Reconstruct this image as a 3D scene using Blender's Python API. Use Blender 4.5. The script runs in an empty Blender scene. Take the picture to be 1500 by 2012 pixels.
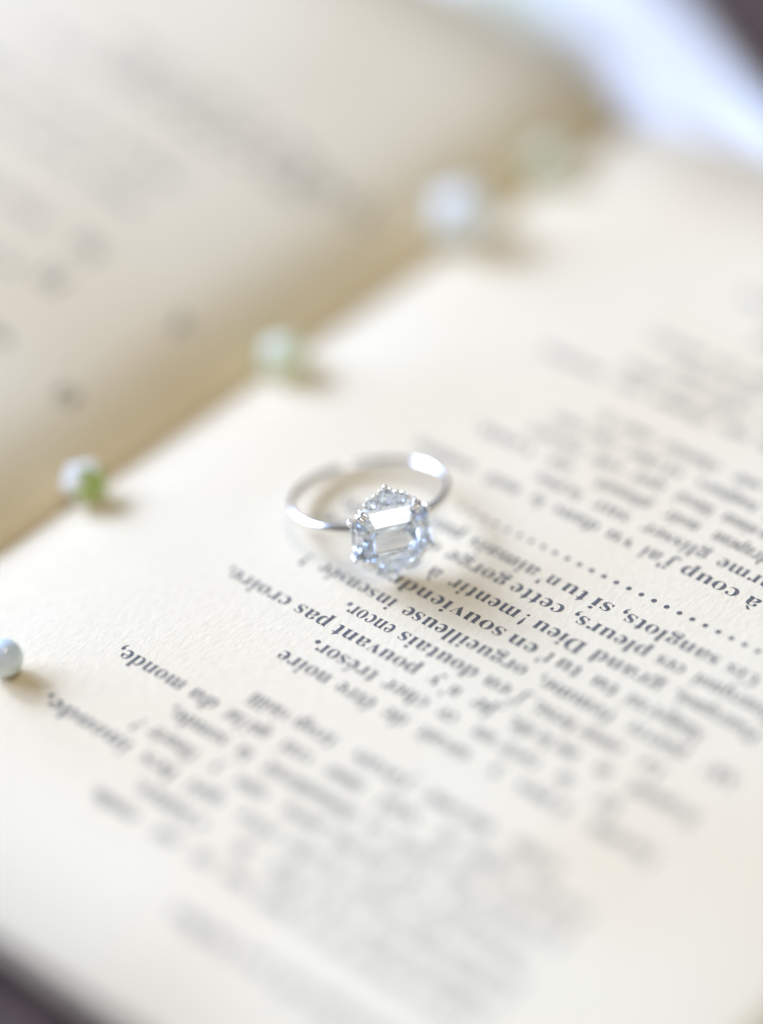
import bpy, bmesh, math, random
from mathutils import Vector, Matrix

random.seed(7)
sc = bpy.context.scene
MM = 0.001

# ------------------------------------------------------------------ camera
EL, ROT, DIST, CANT = math.radians(37.732), math.radians(43.747), 325.50, math.radians(-4.0)
cam_d = bpy.data.cameras.new('camera')
cam_d.sensor_fit = 'HORIZONTAL'
cam_d.sensor_width = 42.0
cam_d.lens = 154.0
cam_d.clip_start = 0.01
cam_d.clip_end = 50.0
cam_d.dof.use_dof = True
cam_d.dof.focus_distance = 309.6 * MM
cam_d.dof.aperture_fstop = 4.6
cam = bpy.data.objects.new('camera', cam_d)
sc.collection.objects.link(cam)
cam.location = (0, -DIST * math.cos(EL) * MM, DIST * math.sin(EL) * MM)
cam.rotation_euler = (Matrix.Rotation(math.pi / 2 - EL, 3, 'X') @ Matrix.Rotation(CANT, 3, 'Z')).to_euler()
sc.camera = cam

# ------------------------------------------------------------------ light
world = bpy.data.worlds.new('World')
sc.world = world
world.use_nodes = True
wb = world.node_tree.nodes['Background']
wb.inputs[0].default_value = (0.96, 0.97, 1.0, 1)
wb.inputs[1].default_value = 0.115


def area(name, loc, target, sx, sy, power, col):
    d = bpy.data.lights.new(name, 'AREA')
    d.shape = 'RECTANGLE'
    d.size, d.size_y = sx, sy
    d.energy = power
    d.color = col
    o = bpy.data.objects.new(name, d)
    sc.collection.objects.link(o)
    o.location = loc
    o.rotation_euler = (Vector(target) - Vector(loc)).to_track_quat('-Z', 'Y').to_euler()
    return o


area('window_light', (-1.0, 1.0, 0.76), (0, 0, 0), 0.24, 0.34, 8.5, (0.45, 0.60, 1.0))
area('open_shade_light', (-1.35, 1.0, 0.78), (0, 0, 0), 1.9, 1.1, 60.0, (0.42, 0.565, 1.0))
area('room_light', (0.45, -1.25, 0.75), (0, 0, 0), 1.7, 1.2, 2.1, (0.86, 0.94, 1.0))
area('overhead_light', (0.34, -0.16, 1.5), (0, 0, 0), 0.42, 0.42, 2.4, (1.0, 0.97, 0.94))

sc.view_settings.view_transform = 'Standard'
sc.view_settings.look = 'None'
sc.view_settings.gamma = 1.0
sc.view_settings.exposure = 1.0
sc.view_settings.use_curve_mapping = False
sc.render.engine = 'CYCLES'
sc.cycles.max_bounces = 16
sc.cycles.transmission_bounces = 14
sc.cycles.glossy_bounces = 8
sc.cycles.diffuse_bounces = 4
sc.cycles.caustics_refractive = True
sc.cycles.sample_clamp_indirect = 5.0
sc.cycles.use_denoising = True


# ------------------------------------------------------------------ materials
def new_mat(name):
    m = bpy.data.materials.new(name)
    m.use_nodes = True
    nt = m.node_tree
    return m, nt, nt.nodes['Principled BSDF']


def paper_mat(name, base, dark, bump=0.5):
    m, nt, b = new_mat(name)
    N, L = nt.nodes, nt.links
    tc = N.new('ShaderNodeTexCoord')
    n1 = N.new('ShaderNodeTexNoise'); n1.inputs['Scale'].default_value = 28; n1.inputs['Detail'].default_value = 2
    n2 = N.new('ShaderNodeTexNoise'); n2.inputs['Scale'].default_value = 900; n2.inputs['Detail'].default_value = 1
    mp = N.new('ShaderNodeMapping'); mp.inputs['Scale'].default_value = (1.0, 0.45, 1.0); mp.inputs['Rotation'].default_value = (0, 0, 0.6)
    n3 = N.new('ShaderNodeTexNoise'); n3.inputs['Scale'].default_value = 2000; n3.inputs['Detail'].default_value = 2; n3.inputs['Roughness'].default_value = 0.6
    for n in (n1, n2):
        L.new(tc.outputs['Object'], n.inputs['Vector'])
    L.new(tc.outputs['Object'], mp.inputs['Vector']); L.new(mp.outputs['Vector'], n3.inputs['Vector'])
    cr = N.new('ShaderNodeValToRGB')
    cr.color_ramp.elements[0].position = 0.30; cr.color_ramp.elements[0].color = (*dark, 1)
    cr.color_ramp.elements[1].position = 0.62; cr.color_ramp.elements[1].color = (*base, 1)
    L.new(n1.outputs['Fac'], cr.inputs['Fac'])
    mx = N.new('ShaderNodeMix'); mx.data_type = 'RGBA'; mx.blend_type = 'MULTIPLY'
    mx.inputs['Factor'].default_value = 0.10
    L.new(cr.outputs['Color'], mx.inputs['A'])
    L.new(n2.outputs['Fac'], mx.inputs['B'])
    vo = N.new('ShaderNodeTexVoronoi'); vo.inputs['Scale'].default_value = 70
    L.new(tc.outputs['Object'], vo.inputs['Vector'])
    fr = N.new('ShaderNodeMapRange'); fr.inputs['From Min'].default_value = 0.02; fr.inputs['From Max'].default_value = 0.09
    fr.inputs['To Min'].default_value = 0.5; fr.inputs['To Max'].default_value = 0.0
    L.new(vo.outputs['Distance'], fr.inputs['Value'])
    sel = N.new('ShaderNodeMath'); sel.operation = 'GREATER_THAN'; sel.inputs[1].default_value = 0.72
    sp = N.new('ShaderNodeSeparateColor'); L.new(vo.outputs['Color'], sp.inputs['Color']); L.new(sp.outputs['Red'], sel.inputs[0])
    mu = N.new('ShaderNodeMath'); mu.operation = 'MULTIPLY'; L.new(fr.outputs['Result'], mu.inputs[0]); L.new(sel.outputs['Value'], mu.inputs[1])
    fx = N.new('ShaderNodeMix'); fx.data_type = 'RGBA'; fx.inputs['B'].default_value = (0.52, 0.36, 0.16, 1)     # foxing specks
    L.new(mu.outputs['Value'], fx.inputs['Factor']); L.new(mx.outputs['Result'], fx.inputs['A'])
    L.new(fx.outputs['Result'], b.inputs['Base Color'])
    b.inputs['Roughness'].default_value = 0.75
    b.inputs['Specular IOR Level'].default_value = 0.25
    bp = N.new('ShaderNodeBump'); bp.inputs['Strength'].default_value = bump; bp.inputs['Distance'].default_value = 0.00012
    L.new(n3.outputs['Fac'], bp.inputs['Height'])
    L.new(bp.outputs['Normal'], b.inputs['Normal'])
    return m


M_PAPER = paper_mat('aged_paper', (0.86, 0.71, 0.455), (0.83, 0.66, 0.40))
M_EDGE = paper_mat('paper_edge', (0.60, 0.47, 0.32), (0.46, 0.34, 0.22), 0.6)


def noisy_mat(name, c0, c1, scale, rough, spec=0.3, bump=0.0, dist=0.0002):
    m, nt, b = new_mat(name)
    N, L = nt.nodes, nt.links
    tc = N.new('ShaderNodeTexCoord')
    n1 = N.new('ShaderNodeTexNoise'); n1.inputs['Scale'].default_value = scale; n1.inputs['Detail'].default_value = 5
    L.new(tc.outputs['Object'], n1.inputs['Vector'])
    cr = N.new('ShaderNodeValToRGB')
    cr.color_ramp.elements[0].position = 0.35; cr.color_ramp.elements[0].color = (*c0, 1)
    cr.color_ramp.elements[1].position = 0.65; cr.color_ramp.elements[1].color = (*c1, 1)
    L.new(n1.outputs['Fac'], cr.inputs['Fac'])
    L.new(cr.outputs['Color'], b.inputs['Base Color'])
    b.inputs['Roughness'].default_value = rough
    b.inputs['Specular IOR Level'].default_value = spec
    if bump:
        bp = N.new('ShaderNodeBump'); bp.inputs['Strength'].default_value = bump; bp.inputs['Distance'].default_value = dist
        L.new(n1.outputs['Fac'], bp.inputs['Height']); L.new(bp.outputs['Normal'], b.inputs['Normal'])
    return m


M_INK = noisy_mat('letterpress_ink', (0.100, 0.094, 0.082), (0.16, 0.15, 0.13), 2500, 0.7, 0.2)
M_COVER = noisy_mat('worn_brown_cover', (0.06, 0.035, 0.022), (0.11, 0.065, 0.04), 60, 0.6, 0.3, 0.3)
M_TABLE = noisy_mat('dark_slate_cloth', (0.065, 0.038, 0.026), (0.095, 0.060, 0.042), 90, 0.8, 0.2, 0.3)
M_RIBBON = noisy_mat('white_satin', (0.82, 0.78, 0.68), (0.88, 0.84, 0.75), 40, 0.4, 0.4)
M_GREEN = noisy_mat('fresh_green', (0.36, 0.46, 0.10), (0.48, 0.58, 0.18), 300, 0.5)
M_BUD = noisy_mat('white_petal', (0.93, 0.88, 0.74), (0.96, 0.92, 0.82), 180, 0.45)
M_BUDW = noisy_mat('cool_white_petal', (0.91, 0.90, 0.80), (0.95, 0.93, 0.86), 180, 0.45)
M_BUDG = noisy_mat('pale_green_petal', (0.82, 0.82, 0.60), (0.90, 0.89, 0.72), 180, 0.45)
for mm in (M_BUD, M_BUDG, M_BUDW):
    nt_ = mm.node_tree; pb_ = nt_.nodes['Principled BSDF']; cr_ = nt_.nodes['Color Ramp']
    tr_ = nt_.nodes.new('ShaderNodeBsdfTranslucent'); ms_ = nt_.nodes.new('ShaderNodeMixShader'); ms_.inputs[0].default_value = 0.5
    nt_.links.new(cr_.outputs['Color'], tr_.inputs['Color'])
    nt_.links.new(pb_.outputs[0], ms_.inputs[1]); nt_.links.new(tr_.outputs[0], ms_.inputs[2])
    nt_.links.new(ms_.outputs[0], nt_.nodes['Material Output'].inputs['Surface'])

M_PEARL = noisy_mat('pearl_lustre', (0.66, 0.72, 0.68), (0.74, 0.78, 0.76), 120, 0.12, 0.7)
pb = M_PEARL.node_tree.nodes['Principled BSDF']
pb.inputs['Coat Weight'].default_value = 1.0
pb.inputs['Coat Roughness'].default_value = 0.05
pb.inputs['Thin Film Thickness'].default_value = 420
pb.inputs['Thin Film IOR'].default_value = 1.5

M_METAL, nt, b = new_mat('white_gold')
b.inputs['Base Color'].default_value = (0.91, 0.885, 0.84, 1)
b.inputs['Metallic'].default_value = 1.0
tcn = nt.nodes.new('ShaderNodeTexCoord'); nn = nt.nodes.new('ShaderNodeTexNoise'); nn.inputs['Scale'].default_value = 900
mr = nt.nodes.new('ShaderNodeMapRange'); mr.inputs['To Min'].default_value = 0.05; mr.inputs['To Max'].default_value = 0.13
nt.links.new(tcn.outputs['Object'], nn.inputs['Vector']); nt.links.new(nn.outputs['Fac'], mr.inputs['Value']); nt.links.new(mr.outputs['Result'], b.inputs['Roughness'])


def gem_mat(name, col, ior):
    m = bpy.data.materials.new(name); m.use_nodes = True
    nt = m.node_tree
    nt.nodes.remove(nt.nodes['Principled BSDF'])
    g = nt.nodes.new('ShaderNodeBsdfGlass')
    g.inputs['Color'].default_value = (*col, 1); g.inputs['IOR'].default_value = ior; g.inputs['Roughness'].default_value = 0.0
    nt.links.new(g.outputs[0], nt.nodes['Material Output'].inputs['Surface'])
    return m


M_GEM = gem_mat('clear_stone', (0.965, 0.985, 1.0), 1.8)
M_DIA = gem_mat('diamond', (0.985, 0.994, 1.0), 2.05)


# ------------------------------------------------------------------ helpers
def link(name, me, mat, parent=None, smooth=False):
    if mat:
        me.materials.append(mat)
    for p in me.polygons:
        p.use_smooth = smooth
    o = bpy.data.objects.new(name, me)
    sc.collection.objects.link(o)
    if parent is not None:
        o.parent = parent
    return o


def mesh(name, V, F):
    me = bpy.data.meshes.new(name)
    me.from_pydata([(x * MM, y * MM, z * MM) for x, y, z in V], [], F)
    me.update()
    bm = bmesh.new(); bm.from_mesh(me)
    bmesh.ops.recalc_face_normals(bm, faces=bm.faces)
    bm.to_mesh(me); bm.free()
    return me


def tag(o, label, cat=None, group=None, kind=None):
    if label: o['label'] = label
    if cat: o['category'] = cat
    if group: o['group'] = group
    if kind: o['kind'] = kind
    return o


def interp(x, xs, ys):
    """smooth monotone-ish Catmull interpolation"""
    if x <= xs[0]: return ys[0]
    if x >= xs[-1]: return ys[-1]
    i = 0
    while xs[i + 1] < x: i += 1
    h = xs[i + 1] - xs[i]; t = (x - xs[i]) / h
    def sl(j):
        if j == 0: return (ys[1] - ys[0]) / (xs[1] - xs[0])
        if j == len(xs) - 1: return (ys[-1] - ys[-2]) / (xs[-1] - xs[-2])
        return (ys[j + 1] - ys[j - 1]) / (xs[j + 1] - xs[j - 1])
    m0, m1 = sl(i) * h, sl(i + 1) * h
    return ((2*t**3 - 3*t*t + 1) * ys[i] + (t**3 - 2*t*t + t) * m0 + (-2*t**3 + 3*t*t) * ys[i + 1] + (t**3 - t*t) * m1)


def tube_data(path, rad, nseg=10, closed=False):
    """tube along a list of points; rad number or list; rounded ends"""
    P = [Vector(p) for p in path]
    n = len(P)
    R = rad if isinstance(rad, (list, tuple)) else [rad] * n
    V, F = [], []
    up = None
    for i in range(n):
        if closed: t = (P[(i + 1) % n] - P[i - 1]).normalized()
        else: t = (P[min(i + 1, n - 1)] - P[max(i - 1, 0)]).normalized()
        if up is None:
            up = Vector((0, 0, 1)) if abs(t.z) < 0.9 else Vector((1, 0, 0))
        a = (up - t * up.dot(t)).normalized(); up = a
        b_ = t.cross(a)
        for k in range(nseg):
            an = 2 * math.pi * k / nseg
            V.append(tuple(P[i] + R[i] * (math.cos(an) * a + math.sin(an) * b_)))
    m = n if closed else n - 1
    for i in range(m):
        for k in range(nseg):
            a0, a1 = i * nseg + k, i * nseg + (k + 1) % nseg
            b0, b1 = ((i + 1) % n) * nseg + k, ((i + 1) % n) * nseg + (k + 1) % nseg
            F.append((a0, a1, b1, b0))
    if not closed:
        F.append(tuple(range(nseg))[::-1]); F.append(tuple(range((n - 1) * nseg, n * nseg)))
    return V, F


def sphere_data(c, r, nu=14, nv=9, sq=(1, 1, 1)):
    V = [(c[0], c[1], c[2] + r * sq[2])]; F = []
    for j in range(1, nv):
        ph = math.pi * j / nv
        for i in range(nu):
            th = 2 * math.pi * i / nu
            V.append((c[0] + r * sq[0] * math.sin(ph) * math.cos(th), c[1] + r * sq[1] * math.sin(ph) * math.sin(th), c[2] + r * sq[2] * math.cos(ph)))
    V.append((c[0], c[1], c[2] - r * sq[2]))
    for i in range(nu): F.append((0, 1 + i, 1 + (i + 1) % nu))
    for j in range(nv - 2):
        for i in range(nu):
            a, b_ = 1 + j * nu + i, 1 + j * nu + (i + 1) % nu
            F.append((a, a + nu, b_ + nu, b_))
    last = len(V) - 1; base = 1 + (nv - 2) * nu
    for i in range(nu): F.append((base + i, last, base + (i + 1) % nu))
    return V, F


def merge(parts):
    V, F = [], []
    for v, f in parts:
        o = len(V); V += v; F += [tuple(i + o for i in q) for q in f]
    return V, F


# ------------------------------------------------------------------ table
TABLE_Z = -6.8
bm = bmesh.new()
bmesh.ops.create_grid(bm, x_segments=24, y_segments=24, size=0.7)
me = bpy.data.meshes.new('table'); bm.to_mesh(me); bm.free()
tbl = link('table', me, M_TABLE)
tbl.location = (0, 0, TABLE_Z * MM)
tag(tbl, None, kind='structure')

# ------------------------------------------------------------------ book
# book frame: x = reading direction of the print, y = towards the head of the page, z up (mm)
HEAD, TAIL, FORE_L, FORE_R, GUT = 73.7, -91.3, -82.0, 146.0, 33.3
UC, VC = 33.0, -9.0
book = bpy.data.objects.new('open_book', None)
sc.collection.objects.link(book)
ud = Vector((-math.cos(ROT), math.sin(ROT), 0)); vd = Vector((-math.sin(ROT), -math.cos(ROT), 0))
book.location = (ud * UC + vd * VC) * MM + Vector((0, 0, TABLE_Z * MM))
book.rotation_euler = (0, 0, math.atan2(ud.y, ud.x))
tag(book, 'open old poetry book with cream pages and black print, lying upside down to the viewer', 'book')


def B(u, v, z):
    return (u - UC, v - VC, z - TABLE_Z)


VX = [-82, -76, -70, -63, 0, 12, 18, 23.5, 27.6, 30.7, GUT]
VZ = [-0.5, -0.16, -0.02, 0, 0, -0.02, -0.15, -0.5, -1.1, -1.8, -2.7]
RX = [GUT, 34.9, 37.9, 42.7, 49.8, 60, 74, 90, 111, 146]
RZ = [-2.7, -0.4, 1.9, 4.2, 6.3, 8.6, 11.4, 13.8, 16.0, 17.5]
zl = lambda u: interp(u, VX, VZ)
zr = lambda u: interp(u, RX, RZ)


def leaf(name, us, zf, depth, v0, v1, th, mat, nv=2, wob=0.0, label=None):
    """one paper leaf as a thin solid sheet"""
    V, F = [], []
    nu = len(us)
    for j in range(nv + 1):
        v = v0 + (v1 - v0) * j / nv
        for u in us:
            V.append(B(u, v, zf(u) - depth(u)))
    n = len(V)
    for j in range(nv + 1):
        v = v0 + (v1 - v0) * j / nv
        for u in us:
            V.append(B(u, v, zf(u) - depth(u) - th))
    for j in range(nv):
        for i in range(nu - 1):
            a = j * nu + i
            F.append((a, a + 1, a + nu + 1, a + nu)); F.append((n + a, n + a + nu, n + a + nu + 1, n + a + 1))
    for i in range(nu - 1):
        F.append((i, n + i, n + i + 1, i + 1)); a = nv * nu + i; F.append((a, a + 1, n + a + 1, n + a))
    for j in range(nv):
        a = j * nu; F.append((a, a + nu, n + a + nu, n + a)); a = j * nu + nu - 1; F.append((a, n + a, n + a + nu, a + nu))
    return link(name, mesh(name, V, F), mat, book, True)


def frange(a, b_, n): return [a + (b_ - a) * i / n for i in range(n + 1)]


usl = frange(FORE_L, 10, 24) + frange(10, GUT, 26)[1:]
usr = frange(GUT, 63, 34) + frange(63, FORE_R, 24)[1:]
page_l = leaf('printed_page', usl, zl, lambda u: 0.0, TAIL, HEAD, 0.09, M_PAPER, 8)
page_l['label'] = 'bright cream page that carries the ring'
page_r = leaf('printed_page', usr, zr, lambda u: 0.0, TAIL, HEAD, 0.09, M_PAPER, 8)
page_r['label'] = 'shaded tan page rising beyond the gutter'
NL = 14
for i in range(1, NL):
    j1, j2 = random.uniform(-0.35, 0.1), random.uniform(-0.1, 0.35)
    leaf('leaf', usl, zl, lambda u, i=i: i * 0.33 * min(1.0, max(0.05, (GUT - u) / 22)), TAIL + j2, HEAD + j1, 0.2, M_EDGE)
NR = 26
for i in range(1, NR):
    j1, j2 = random.uniform(-0.35, 0.1), random.uniform(-0.1, 0.35)
    leaf('leaf', usr, zr, lambda u, i=i: i / NR * max(0.3, zr(u) + 4.9) * min(1.0, max(0.05, (u - GUT) / 16)), TAIL + j2, HEAD + j1, 0.2, M_EDGE)


def slab(name, pts, v0, v1, mat):
    """profile polygon in u-z extruded along v"""
    n = len(pts)
    V = [B(u, v0, z) for u, z in pts] + [B(u, v1, z) for u, z in pts]
    F = [tuple(range(n))[::-1], tuple(range(n, 2 * n))] + [(i, (i + 1) % n, n + (i + 1) % n, n + i) for i in range(n)]
    return link(name, mesh(name, V, F), mat, book)


slab('cover_board', [(-84.5, -5.3), (24, -5.3), (24, -6.8), (-84.5, -6.8)], TAIL - 1.0, HEAD + 0.4, M_COVER)
slab('cover_board', [(42, -5.3), (148, -5.3), (148, -6.8), (42, -6.8)], TAIL - 1.0, HEAD + 0.4, M_COVER)
slab('spine', [(24.02, -5.4), (33.3, -4.6), (41.98, -5.4), (41.98, -6.75), (24.02, -6.75)], TAIL - 1.0, HEAD + 0.4, M_COVER)

# ------------------------------------------------------------------ print
SERIF = {}


def serif_char(c):
    if 'a' <= c <= 'z': return chr(0x1D41A + ord(c) - 97)
    if 'A' <= c <= 'Z': return chr(0x1D400 + ord(c) - 65)
    return c


ACC = {'é': ('e', 'a'), 'è': ('e', 'g'), 'ê': ('e', 'c'), 'à': ('a', 'g'), 'â': ('a', 'c'), 'ç': ('c', 'd'), 'î': ('i', 'c'), 'ô': ('o', 'c'), 'û': ('u', 'c'), 'ù': ('u', 'g'), 'É': ('E', 'a')}


def glyph(c):
    """flat letter outline: vertices, faces, advance width (em units)"""
    if c in SERIF: return SERIF[c]
    if c == ' ':
        SERIF[c] = ([], [], 0.27); return SERIF[c]
    if c in ACC:
        b_, k = ACC[c]
        V, F, w = glyph(b_)
        V, F = list(V), list(F)
        xs = [p[0] for p in V]; mx = (min(xs) + max(xs)) / 2
        def quad(pts):
            o = len(V); V.extend(pts); F.append(tuple(range(o, o + len(pts))))
        if k == 'a': quad([(mx - .06, .53), (mx - .01, .53), (mx + .15, .68), (mx + .05, .70)])
        if k == 'g': quad([(mx + .06, .53), (mx + .01, .53), (mx - .15, .68), (mx - .05, .70)][::-1])
        if k == 'c':
            quad([(mx - .17, .53), (mx - .11, .53), (mx + .02, .66), (mx - .02, .70)]); quad([(mx + .17, .53), (mx + .11, .53), (mx - .01, .655), (mx + .025, .695)][::-1])
        if k == 'd': quad([(mx - .02, .0), (mx + .04, .0), (mx + .08, -.12), (mx - .07, -.2), (mx - .07, -.17), (mx + .01, -.11)])
        SERIF[c] = (V, F, w); return SERIF[c]
    if c == '.':
        SERIF[c] = ([(0.12 + .098 * math.cos(a * .5236), .09 + .098 * math.sin(a * .5236)) for a in range(12)], [tuple(range(12))], 0.26); return SERIF[c]
    if c in ",'":
        dy = 0 if c == ',' else 0.58
        V = [(0.11 + .072 * math.cos(a * .5236), .075 + dy + .072 * math.sin(a * .5236)) for a in range(12)]
        V += [(.178, .06 + dy), (.16, -.06 + dy), (.07, -.15 + dy), (.06, -.125 + dy), (.115, -.06 + dy), (.12, .02 + dy)]
        SERIF[c] = (V, [tuple(range(12)), (12, 17, 16, 15, 14, 13)], 0.26); return SERIF[c]
    cu = bpy.data.curves.new('g', 'FONT')
    cu.body = serif_char(c); cu.size = 1.0; cu.resolution_u = 3; cu.offset = -0.012
    ob = bpy.data.objects.new('g', cu); sc.collection.objects.link(ob)
    cu.body = serif_char(c)
    ev = ob.evaluated_get(bpy.context.evaluated_depsgraph_get())
    m = ev.to_mesh()
    V = [(v.co.x, v.co.y) for v in m.vertices]; F = [tuple(p.vertices) for p in m.polygons]
    ev.to_mesh_clear()
    xs = [p[0] for p in V] or [0, .3]
    w = max(xs) + 0.045
    bpy.data.objects.remove(ob); bpy.data.curves.remove(cu)
    SERIF[c] = (V, F, w)
    return SERIF[c]


SIZE = 3.12                     # em in mm
LEAD, V0 = 3.5, -5.82
XH = 0.46                       # x-height in em


def natural(word): return sum(glyph(c)[2] for c in word) * SIZE


def set_word(word, u0, u1, v, out, zf, size=SIZE):
    """lay a word between u0 and u1 on a base line"""
    s = 1.0 if u1 is None else (u1 - u0) / natural(word)
    x = u0
    for c in word:
        V, F, w = glyph(c)
        for dx, dy, dz in ((0.0, -0.011, 0.0), (0.010, 0.013, 0.006)):      # ink spread: a second impression fattens the hairlines
            o = len(out[0])
            for px, py in V:
                uu = x + (px + dx) * SIZE * s
                out[0].append(B(uu, v + (py + dy - XH / 2) * size, zf(uu) + 0.02 + dz))
            for f in F: out[1].append(tuple(i + o for i in f))
        x += w * SIZE * s
    return x


def printed_line(k, words, page, zf=lambda u: 0.0, v_off=0.0, u_off=0.0, size=SIZE):
    out = ([], [])
    v = V0 + k * LEAD + v_off
    for w in words:
        if len(w) == 3: set_word(w[0], w[1] + u_off, w[2] + u_off, v, out, zf, size)
        else:                                   # free text from u0, natural spacing, optional end
            t, u0, u1, _ = w; u0 += u_off; u1 += u_off
            nat = natural(t); s = (u1 - u0) / nat if u1 is not None else 1.0
            x = u0
            for piece in t.split(' '):
                set_word(piece, x, x + natural(piece) * s, v, out, zf); x += (natural(piece) + 0.27 * SIZE) * s
    me = bpy.data.meshes.new('printed_line')
    me.from_pydata([(a * MM, b_ * MM, c * MM) for a, b_, c in out[0]], [], out[1])
    me.update()
    bm = bmesh.new(); bm.from_mesh(me)
    for f in bm.faces:
        f.normal_update()
        if f.normal.z < 0: f.normal_flip()
    bm.to_mesh(me); bm.free()
    return link('printed_line', me, M_INK, page)


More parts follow.
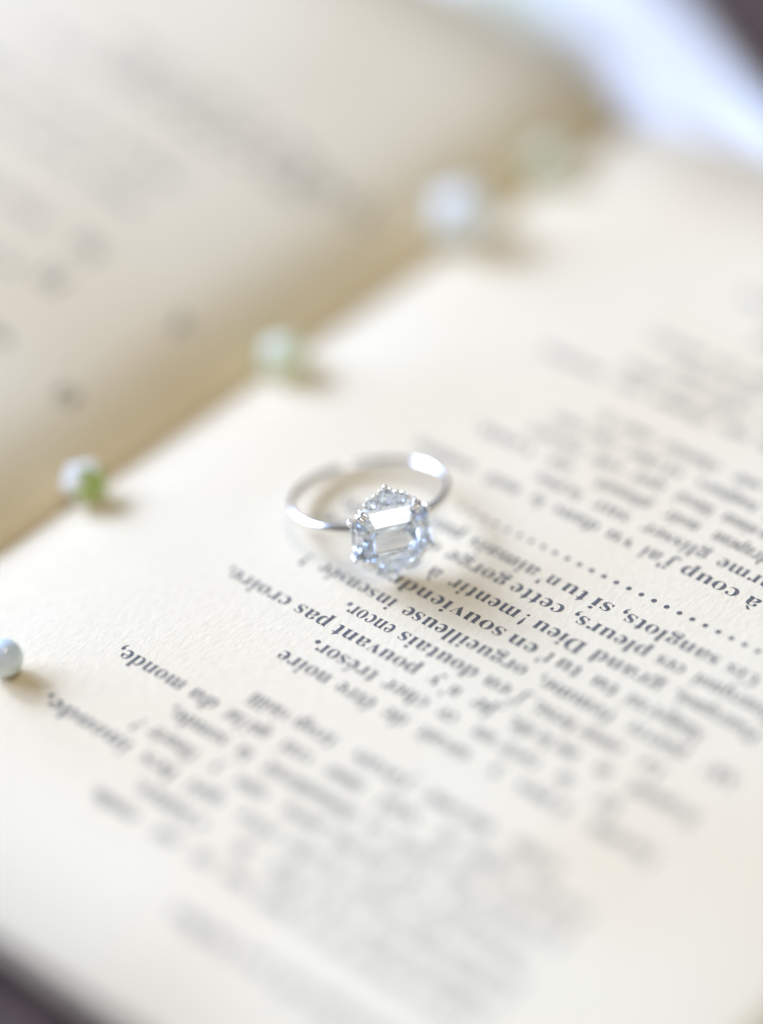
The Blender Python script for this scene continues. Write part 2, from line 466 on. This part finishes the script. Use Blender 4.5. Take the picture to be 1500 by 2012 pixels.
LEFT = {
    19: [('Vous qui parlez toujours', -59.6, -43.89, 0), ('de ces belles', -43.15, -25.73, 0)],
    17: [('Et que le', -59.06, -51.55, 0), ('souvenir', -50.6, -43.16), ('de vos', -42.31, -36.77, 0), ('nuits', -35.71, -31.01), ('vous', -30.05, -26.2), ('en', -24.38, -22.02), ('est', -19.55, -16.44), ('rendu,', -13.65, -7.08)],
    16: [('Le temps', -59.01, -52.13, 0), ('qui', -50.97, -48.32), ('nous', -46.94, -42.48), ('a vus si', -41.31, -34.81, 0), ('bien', -33.53, -29.26), ('le', -26.38, -24.34), ("s'aimer,", -20.17, -9.75)],
    15: [('Sur', -58.95, -55.15), ('les', -53.98, -51.13), ('flots', -49.64, -44.34), ('amers', -43.07, -36.9), ('de cette', -35.62, -28.37, 0), ('rive', -26.98, -21.63), ('qui', -18.96, -14.34), ('les', -12.41, -7.35), ('inonde,', -5.63, 7.76)],
    14: [('Est-il donc', -56.25, -45.99, 0), ('vrai', -44.72, -39.84), ('que tout', -38.56, -31.32, 0), ('passe', -29.83, -24.6), ('sans', -22.03, -17.85), ('y', -15.39, -14.1), ('fleurir', -11.95, -5.18), ('?', -4.32, -3.02)],
    13: [('Et le coeur', -58.84, -49.12, 0), ('nous', -47.85, -43.4), ('parle', -42.13, -36.6), ('et', -35.11, -32.99), ('demanderait', -31.28, -18.79), ('la', -16.65, -14.72), ('sonde,', -13.11, -4.51)],
    12: [("J'avais", -58.78, -51.18), ('connu', -49.7, -43.35), ('le', -41.76, -39.53), ('seul', -36.77, -31.78), ('amour', -29.11, -24.21), ('vrai', -22.07, -18.01), ('qui fut', -15.87, -9.76, 0), ('du', -8.25, -4.28), ('monde,', -3.31, 7.04)],
    11: [('Et dans', -52.29, -46.27, 0), ('mon coeur', -43.73, -34.71, 0), ("j'avais", -32.69, -25.03), ('trop', -22.15, -16.48), ('vieilli', -15.62, -10.05)],
    9: [('Une amie', -59.03, -50.71, 0), ('à mes', -47.97, -41.41, 0), ('y', -38.87, -37.39), ('savait', -34.84, -27.94), ('de', -26.02, -23.04), ('être', -21.55, -16.21), ('noire', -15.14, -7.65)],
    8: [('Et', -51.82, -49.29), ('la', -45.6, -43.8), ('ravir', -41.16, -36.18), ('un', -35.33, -32.47), ('ce', -29.92, -27.69), ('cher', -25.99, -19.92), ('trésor.', -18.74, -9.34)],
    7: [('Et quand', -58.91, -50.61, 0), ('on', -47.97, -46.18), ('me le dit,', -43.65, -34.44, 0), ('je', -32.54, -29.35), ("n'", -27.65, -25.63), ('y', -24.78, -23.19), ('pouvant', -21.8, -9.53), ('pas', -8.78, -3.74), ('croire,', -2.78, 7.11)],
    6: [('Le', -52.13, -49.29), ('coeur brisé,', -46.76, -34.93, 0), ("j'", -33.77, -32.18), ('en', -31.65, -28.15), ('doutais', -27.08, -16.02), ('encor.', -15.16, -7.9)],
    5: [('Ah!', -59.11, -55.23), ('pauvre', -52.29, -44.92), ('femme,', -42.92, -32.67), ('orgueilleuse', -31.08, -13.56), ('insensée', -12.33, -1.02), ('!', 0.26, 1.55)],
    4: [('Malgré toi', -52.13, -42.14, 0), ('tu', -40.76, -37.28), ('tu', -35.8, -32.52), ("t'", -31.89, -30.4), ('en', -29.77, -25.85), ('souviendras', -25.21, -4.96)],
    3: [('Pourquoi,', -56.8, -45.67), ('grand', -44.09, -34.7), ('Dieu', -33.75, -26.55), ('!', -25.81, -24.96), ('mentir', -24.43, -14.44), ('à', -13.05, -11.24), ('ta', -9.86, -7.08), ('pensée?', -6.01, 5.98)],
    2: [('Pourquoi', -56.64, -45.83), ('ces', -44.36, -40.78), ('pleurs,', -39.73, -28.95), ('cette', -27.89, -20.47), ('gorge', -19.83, -11.0), ('oppressée,', -9.83, 5.35)],
    1: [('Ces', -51.66, -47.57), ('sanglots,', -46.52, -32.93), ('si', -32.09, -29.23), ('tu', -28.49, -25.0), ("n'", -24.58, -21.93), ('aimais', -21.5, -11.62), ('pas?', -10.45, -4.69)],
    -2: [('Tout', -51.09, -45.85), ('à', -44.38, -42.49), ('coup', -41.55, -33.66), ("j'ai", -32.6, -28.17), ('vu', -26.9, -23.1), ('dans', -21.83, -15.47), ('la', -13.98, -12.18), ('nuit', -10.37, -5.26), ('sombre,', -3.35, 6.05)],
    -3: [('Une', -49.57, -45.38), ('larme', -44.75, -36.14), ('glisser', -34.88, -25.6), ('sur', -23.7, -18.41), ('ta joue', -16.71, -10.03, 0)],
    -4: [('Ou', -49.0, -45.86), ('le', -44.7, -42.4), ('drapeau', -40.72, -32.94), ('noir', -31.05, -26.2), ('planait', -24.09, -16.16), ('au', -12.45, -9.05), ('vent,', -6.92, 2.34)],
    -5: [('Comme', -49.05, -40.47), ('un oiseau', -39.0, -31.85, 0), ('blessé', -30.48, -25.22), ('qui', -23.32, -18.98), ('vole', -17.4, -13.06), ('encore', -11.36, -3.29)],
    -6: [('Vers', -50.04, -44.82), ('ce', -43.35, -40.84), ('nid', -39.37, -35.81), ('toujours', -34.13, -25.71), ('si', -23.6, -21.07), ('cher', -20.54, -15.36), ('à mes', -13.88, -9.85, 0), ('yeux', -8.9, -4.12)],
    -7: [('Il', -49.37, -47.49), ('revenait', -45.82, -36.39), ('le', -34.92, -33.25), ('soir', -32.19, -28.41), ('chanter', -26.2, -18.08), ('sous', -16.6, -11.94), ('le', -10.67, -8.77)],
    -9: [('Et la brise', -48.74, -37.25, 0), ('apporte', -35.68, -26.76), ('aux', -25.5, -21.18), ('champs', -19.71, -11.36), ('son', -10.2, -5.75), ('murmure', -3.63, 5.93)],
    -10: [('Dans ces', -49.21, -39.82, 0), ('longs', -38.57, -31.87), ('soirs', -30.4, -24.73), ('voilés', -23.26, -16.51), ('de', -15.04, -12.29), ('pluie', -10.6, -4.67)],
    -11: [('Où le', -49.16, -43.33, 0), ('passant', -42.08, -32.88), ('écoute', -31.41, -23.43), ('sans', -21.96, -16.7), ('bruit', -15.43, -9.52)],
    -12: [("L'heure", -49.11, -41.2), ('qui tombe', -39.74, -28.23, 0), ('au', -26.97, -24.03), ('loin', -22.56, -17.72), ('du', -16.25, -13.29), ('clocher,', -11.82, -2.72)],
    -14: [('Et moi', -49.01, -41.73, 0), ('je vais', -40.27, -32.76, 0), ('rêvant', -31.29, -23.54), ('de', -22.07, -19.13), ('toi', -17.66, -14.08)],
    -15: [('Sur', -48.96, -45.01), ('la', -43.56, -41.48), ('route', -40.02, -33.97), ('où', -32.51, -29.58), ('tu', -28.12, -25.4), ('marchais', -23.93, -13.64)],
    -16: [('Tes', -48.91, -45.17), ('pas', -43.72, -39.77), ('légers', -38.31, -31.01), ('dans', -29.54, -23.69), ("l'herbe", -22.22, -14.24), ('verte,', -12.77, -6.24)],
    -17: [('Et ton', -48.86, -41.8, 0), ('rire', -40.35, -35.77), ('au', -34.31, -31.39), ('vent', -29.93, -24.7), ('jeté.', -23.23, -17.57)],
}
for k, words in LEFT.items():
    printed_line(k, words, page_l, zl)
# the row of leader dots between the stanzas
out = ([], [])
for i in range(31):
    set_word('.', -59.56 + i * 1.7463, None, V0 - 0.05, out, zl)
me = bpy.data.meshes.new('dotted_line'); me.from_pydata([(a * MM, b_ * MM, c * MM) for a, b_, c in out[0]], [], out[1]); me.update()
link('dotted_line', me, M_INK, page_l)

zr_ink = lambda u: zr(u) + 0.02
RIGHT = {
    9.6: [('II', 53.0, 57.0), ('Quand la', 61, 74, 0), ('nuit', 76, 82)],
    4.2: [('mon', 50, 56), ('unique', 58, 68), ('amour', 70, 80), ('pourquoi', 82, 96)],
    1.4: [('te', 59, 62), ('disais', 64, 73), ('je alors', 75, 88, 0)],
    -1.3: [('vivre', 63, 71), ('ainsi', 73, 81), ('toujours', 83, 96)],
    -4.5: [('Partir', 58, 67), ('un soir', 69, 79, 0), ('sans', 81, 88), ('retour', 90, 99)],
    -6.5: [('Sous le', 58, 69, 0), ('ciel', 71, 77), ('pâle', 79, 85), ('et gris', 87, 97, 0)],
    -9.5: [('Comme', 44, 53), ('un', 55, 58), ('chant', 60, 68), ('qui', 70, 74), ('nous', 76, 83), ('berce', 85, 93)],
    -10.4: [('du soir', 52, 62, 0), ('et', 64, 67), ('des', 69, 74), ('bois', 76, 82)],
    -11.4: [('dans', 50, 56), ('les', 58, 62), ('prés', 64, 70), ('en fleurs', 72, 86, 0)],
}
for k, words in RIGHT.items():
    printed_line(k, words, page_r, zr_ink, 0.0, 2.6)
# capitals that open the stanzas and the title of the next poem
for k, words, big in ((4.3, [('O', 38.2, 41.0)], 4.2), (-1.2, [('A', 37.6, 41.0)], 4.4), (-10.9, [('LA', 37.8, 41.6), ('NUIT', 42.6, 50.2)], 6.0), (0.6, [('II', 53.0, 57.2)], 4.6), (-1.6, [('M', 54.0, 58.5)], 4.6)):
    printed_line(k, words, page_r, zr_ink, 0.0, 2.6, big)

# ------------------------------------------------------------------ ring
# ring frame: x along the band at the head, y along the finger axis, z out through the big stone (mm)
PSI, TAU, ROLL = math.radians(12.15), math.radians(13.64), math.radians(1.37)
hh = Vector((math.sin(PSI), -math.cos(PSI), 0)); zz = Vector((0, 0, 1))
h = math.cos(TAU) * hh + math.sin(TAU) * zz
n = -math.sin(TAU) * hh + math.cos(TAU) * zz
Rm = Matrix.Rotation(ROLL, 3, h)
n = Rm @ n
t = n.cross(h)
ring = bpy.data.objects.new('ring', None)
sc.collection.objects.link(ring)
RS = 1.035
ring.matrix_world = Matrix.Translation((-1.29 * MM, -0.78 * MM, 3.10 * MM)) @ Matrix(((t.x, n.x, h.x), (t.y, n.y, h.y), (t.z, n.z, h.z))).to_4x4() @ Matrix.Scale(RS, 4)
tag(ring, 'white gold engagement ring with large step-cut clear stone, resting on the printed page', 'ring')

# band: rounded profile swept round the finger
V, F = [], []
NB, NP = 120, 20
for i in range(NB):
    a = 2 * math.pi * i / NB
    head = max(0.0, math.cos(a))
    halfw = 0.64 - 0.0 * head ** 6
    for k in range(NP):
        q = 2 * math.pi * k / NP
        cx = math.copysign(abs(math.cos(q)) ** 0.8, math.cos(q)); sy = math.copysign(abs(math.sin(q)) ** 0.8, math.sin(q))
        r = 8.75 + (0.52 if cx > 0 else 0.40) * cx
        V.append((r * math.sin(a), halfw * sy, r * math.cos(a)))
for i in range(NB):
    for k in range(NP):
        F.append((i * NP + k, i * NP + (k + 1) % NP, ((i + 1) % NB) * NP + (k + 1) % NP, ((i + 1) % NB) * NP + k))
link('band', mesh('band', V, F), M_METAL, ring, True)


def loops(levels, cap_top=True, keel=None):
    """stack of closed loops (same point count) -> faceted solid"""
    V, F = [], []
    m = len(levels[0])
    for lv in levels: V += lv
    for j in range(len(levels) - 1):
        for k in range(m):
            a, b_ = j * m + k, j * m + (k + 1) % m
            F.append((a, b_, b_ + m, a + m))
    F.append(tuple(range(m)))
    F.append(tuple(range((len(levels) - 1) * m, len(levels) * m))[::-1])
    return V, F


def octo(a, b_, c, z, ox=0.0, oy=0.0):
    return [(ox + x, oy + y, z) for x, y in ((a, -b_ + c), (a, b_ - c), (a - c, b_), (-a + c, b_), (-a, b_ - c), (-a, -b_ + c), (-a + c, -b_), (a - c, -b_))]


ZG = 10.55
A_, B_ = 3.28, 3.08
YM = -0.12                                      # the big stone sits a touch towards the fingertip side
gem = loops([
    octo(A_ * .74, B_ * .53, .52, ZG + 1.55, 0, YM),
    octo(A_ * .97, B_ * .955, .69, ZG + .24, 0, YM),
    octo(A_, B_, .72, ZG + .07, 0, YM),
    octo(A_, B_, .72, ZG - .07, 0, YM),
    octo(A_ * .74, B_ * .60, .40, ZG - 1.25, 0, YM),
    octo(A_ * .50, B_ * .03, .02, ZG - 2.35, 0, YM)])
o = link('main_stone', mesh('main_stone', *gem), M_GEM, ring)
o['label'] = 'large clear step-cut stone with cut corners'


def trapez(s, x0, x1, b0, b1, c, z):
    P = [(x0, -b0), (x1 - c, -b1 - (b0 - b1) * .3), (x1, -b1 + c), (x1, b1 - c), (x1 - c, b1 + (b0 - b1) * .3), (x0, b0)]
    P = [(s * x, y - .28, z) for x, y in P]
    return P if s > 0 else P[::-1]


for s in (-1, 1):
    z = ZG - .35
    g = loops([trapez(s, 3.3, 3.95, 1.75, 1.4, .18, z + .55), trapez(s, 3.05, 4.36, 2.5, 2.1, .3, z + .05), trapez(s, 3.05, 4.36, 2.5, 2.1, .3, z - .08), trapez(s, 3.2, 3.65, .9, .6, .2, z - 1.5)])
    link('side_stone', mesh('side_stone', *g), M_DIA, ring)


def brilliant(cx, cy, z, r):
    L = []
    tb = [(cx + .56 * r * math.cos(2 * math.pi * k / 8), cy + .56 * r * math.sin(2 * math.pi * k / 8), z + .34 * r) for k in range(8)]
    md = [(cx + .82 * r * math.cos(2 * math.pi * (k + .5) / 8), cy + .82 * r * math.sin(2 * math.pi * (k + .5) / 8), z + .20 * r) for k in range(8)]
    gd = [(cx + r * math.cos(2 * math.pi * k / 16), cy + r * math.sin(2 * math.pi * k / 16), z + .03 * r) for k in range(16)]
    gl = [(x, y, z - .03 * r) for x, y, _ in gd]
    V = tb + md + gd + gl + [(cx, cy, z - .85 * r)]
    F = [tuple(range(8))]
    for k in range(8):
        k1 = (k + 1) % 8
        F.append((k, 8 + k, k1))                                   # star
        F.append((k, 8 + k - 1 if k else 15, 16 + 2 * k, 8 + k))   # kite
        F.append((8 + k, 16 + 2 * k, 16 + 2 * k + 1)); F.append((8 + k, 16 + 2 * k + 1, 16 + (2 * k + 2) % 16))
    for k in range(16):
        k1 = (k + 1) % 16
        F.append((16 + k, 32 + k, 32 + k1, 16 + k1)); F.append((32 + k, 48, 32 + k1))
    return V, F


ZC = 10.35
for s in (1, -1):
    for cx, cy, r in ((0, 4.05, 1.0), (-1.66, 3.55, .70), (1.66, 3.55, .70)):
        link('accent_stone', mesh('accent_stone', *brilliant(cx, s * cy, ZC - (.12 if cx else 0), r if s > 0 or not cx else r * .84)), M_DIA, ring)
    for cx, cy, r in ((0, 5.36, .30), (-1.22, 4.55, .28), (1.22, 4.55, .28), (-2.42, 3.72, .25), (2.42, 3.72, .25), (-.86, 3.22, .2), (.86, 3.22, .2), (-2.0, 4.29, .17), (2.0, 4.29, .17), (-.62, 5.0, .15), (.62, 5.0, .15)):
        if s < 0 and r <= .2: continue
        zt = ZC + .22 if r > .2 else ZC + .1
        path = [(cx * .45, s * (cy * .45 + .5), 8.7), (cx * .8, s * (cy * .82 + .2), 9.5), (cx, s * cy, zt - .12)]
        pr = merge([tube_data(path, [r * .62, r * .66, r * .8], 8), sphere_data((cx, s * cy, zt), r, 12, 8)])
        link('bead_prong', mesh('bead_prong', *pr), M_METAL, ring, True)
    # cup under each cluster
    cup = [(-1.9, s * 2.6, 9.5), (-1.5, s * 3.2, 9.5), (-.6, s * 3.6, 9.5), (0, s * 3.75, 9.5), (.6, s * 3.6, 9.5), (1.5, s * 3.2, 9.5), (1.9, s * 2.6, 9.5)]
    link('cluster_rail', mesh('cluster_rail', *tube_data(cup, .2, 8)), M_METAL, ring, True)

# claws on the four corners of the main stone and on the outer corners of the side stones
for sx in (-1, 1):
    for sy in (-1, 1):
        for dx, dy in ((0.0, -.34), (-.42, .10)):
            x, y = sx * (A_ - .12 + dx), sy * (B_ - .22 + dy) + YM
            ox, oy = sx * .30, sy * .30
            path = [(x * .72, y * .72, 8.6), (x + ox, y + oy, ZG - .6), (x + ox * 1.05, y + oy * 1.05, ZG + .12), (x + ox * .5, y + oy * .5, ZG + .52), (x - ox * .55, y - oy * .55, ZG + .74)]
            # resample
            pts = []
            for i in range(len(path) - 1):
                for q in range(4):
                    f = q / 4
                    pts.append(tuple(path[i][c] * (1 - f) + path[i + 1][c] * f for c in range(3)))
            pts.append(path[-1])
            for _ in range(2):
                pts = [pts[0]] + [tuple((pts[i - 1][c] + 2 * pts[i][c] + pts[i + 1][c]) / 4 for c in range(3)) for i in range(1, len(pts) - 1)] + [pts[-1]]
            rr = [.22 + (.09 if sy > 0 else .04) * (i / len(pts)) for i in range(len(pts))]
            d = merge([tube_data(pts, rr, 10), sphere_data(pts[-1], .31 if sy > 0 else .25, 12, 8)])
            link('claw', mesh('claw', *d), M_METAL, ring, True)
        x, y = sx * 4.32, sy * 2.2 - .28
        path = [(x * .75, y * .6, 8.3), (x * 1.0, y, 9.4), (x, y, ZG - .3)]
        d = merge([tube_data(path, [.2, .22, .24], 10), sphere_data((x, y, ZG - .12), .33, 14, 9)])
        link('claw', mesh('claw', *d), M_METAL, ring, True)
# basket rails
for zq, k in ((8.9, .74),):
    pts = []
    for i in range(40):
        a = 2 * math.pi * i / 40
        e = lambda w: math.copysign(abs(w) ** .6, w)
        pts.append((e(math.cos(a)) * A_ * k * 1.12, e(math.sin(a)) * B_ * k, zq))
    link('basket_rail', mesh('basket_rail', *tube_data(pts, .2, 8, True)), M_METAL, ring, True)

# ------------------------------------------------------------------ beads and buds in the gutter
def world_uvz(u, v, z): return (ud * u + vd * v) * MM + Vector((0, 0, z * MM))


def bud(u, v, z, r, mat, cal_dir, label, calyx=True, reach=1.25):
    e = bpy.data.objects.new('flower_bud', None); sc.collection.objects.link(e)
    e.location = world_uvz(u, v, z - r)
    tag(e, label, 'bud', 'pale buds along the gutter')
    # lobed globe of overlapping petals
    V, F = [], []
    nu, nv = 30, 16
    for j in range(nv + 1):
        ph = math.pi * j / nv
        for i in range(nu):
            th = 2 * math.pi * i / nu
            rad = r * (1 + 0.09 * math.cos(5 * th) * math.sin(ph)) * (1 + .05 * math.cos(ph))
            V.append((rad * math.sin(ph) * math.cos(th), rad * math.sin(ph) * math.sin(th), rad * math.cos(ph)))
    for j in range(nv):
        for i in range(nu):
            F.append((j * nu + i, j * nu + (i + 1) % nu, (j + 1) * nu + (i + 1) % nu, (j + 1) * nu + i))
    d = Vector(cal_dir).normalized()
    q = (-d).to_track_quat('Z', 'Y').to_matrix()
    Vr = [tuple(q @ Vector(p) + Vector((0, 0, r))) for p in V]
    link('petals', mesh('petals', Vr, F), mat, e, True)
    if calyx:
        V, F = [], []
        nu, nv = 30, 8
        for j in range(nv + 1):
            for i in range(nu):
                th = 2 * math.pi * i / nu
                ph = math.pi - (0.30 + 0.42 * (0.6 + .4 * math.cos(5 * th))) * j / nv * reach
                rad = r * (1.05 + .08 * math.cos(5 * th) * math.sin(ph))
                V.append((rad * math.sin(ph) * math.cos(th), rad * math.sin(ph) * math.sin(th), rad * math.cos(ph)))
        for j in range(nv):
            for i in range(nu):
                F.append((j * nu + i, j * nu + (i + 1) % nu, (j + 1) * nu + (i + 1) % nu, (j + 1) * nu + i))
        Vr = [tuple(q @ Vector(p) + Vector((0, 0, r))) for p in V]
        link('calyx', mesh('calyx', Vr, F), M_GREEN, e, True)
        c = Vector((0, 0, r))
        pth = [tuple(c + d * r * 1.0), tuple(c + d * r * 1.3 + Vector((0, 0, .05 * r))), tuple(c + d * r * 1.6)]
        link('stalk', mesh('stalk', *tube_data(pth, [.28, .24, .2], 8)), M_GREEN, e, True)
    return e


bud(31.0, 18.0, 1.1, 2.45, M_BUD, (1.0, -1.0, .05), 'white bud with green base, nearest the bottom of the gutter', True, 1.9)
bud(29.6, -15.3, 1.1, 2.9, M_BUDG, (0.3, 1.0, -.3), 'pale green bud in the gutter straight above the ring')
bud(31.6, -52.4, 2.6, 4.0, M_BUDW, (0.2, .9, -.5), 'largest and whitest bud, halfway up the gutter')
bud(32.1, -72.0, .8, 2.8, M_BUDG, (-.6, .8, -.2), 'blurred green bud farthest up the gutter')

pearl = link('pearl_bead', mesh('pearl_bead', *sphere_data((0, 0, 2.15), 2.15, 48, 32)), M_PEARL, None, True)
pearl.location = world_uvz(13.9, 46.5, 0)
tag(pearl, 'glossy pale pearl cut by the left edge of the picture, on the page', 'pearl')

# ------------------------------------------------------------------ satin ribbon behind the book
V, F = [], []
nu, nv = 90, 16
for i in range(nu + 1):
    a = i / nu
    u = 150 - 215 * a
    near = -94.0 - 0.12 * max(0.0, u - 30) - 0.45 * max(0.0, u - 75)
    far = -115.5 - 0.557 * (u - 30.2) if u > 12 else -106.9 - 0.1 * (u - 12)
    for j in range(nv + 1):
        b_ = j / nv
        v = near + (far - near) * b_ + 0.7 * math.sin(a * 23)
        z = 1.0 + 5.5 * math.sin(math.pi * b_) * (0.7 + .3 * math.sin(a * 17)) + 1.3 * math.sin(b_ * 10 + a * 11) + 1.3
        w = ud * u + vd * v
        V.append((w.x, w.y, TABLE_Z + max(z, .5)))
for i in range(nu):
    for j in range(nv):
        a = i * (nv + 1) + j
        F.append((a, a + 1, a + nv + 2, a + nv + 1))
me = mesh('ribbon', V, F)
rb = link('satin_ribbon', me, M_RIBBON, None, True)
md = rb.modifiers.new('thickness', 'SOLIDIFY'); md.thickness = 0.25 * MM
tag(rb, 'crumpled white satin ribbon lying behind the foot of the book', 'ribbon')

# ------------------------------------------------------------------ leaf tip behind the book
V, F = [], []
nl, nw = 16, 6
for i in range(nl + 1):
    a = i / nl
    wd = 5.2 * math.sin(math.pi * min(1.0, a * .96 + .04)) ** .8
    for j in range(-nw, nw + 1):
        b_ = j / nw
        u = 76 - 30 * a + 4 * math.sin(a * 2.2)
        v = -103 + 6 * a + b_ * wd
        z = TABLE_Z + 9.6 + 2.4 * math.sin(a * 3.0) + .9 * abs(b_) - .5 * (1 if j == 0 else 0)
        w = ud * u + vd * v
        V.append((w.x, w.y, z))
m_ = 2 * nw + 1
for i in range(nl):
    for j in range(m_ - 1):
        a = i * m_ + j
        F.append((a, a + 1, a + m_ + 1, a + m_))
lf = link('loose_leaf', mesh('loose_leaf', V, F), M_BUDG, None, True)
md = lf.modifiers.new('thickness', 'SOLIDIFY'); md.thickness = 0.2 * MM
tag(lf, 'pale green leaf lying on the white ribbon beyond the shaded page', 'leaf')
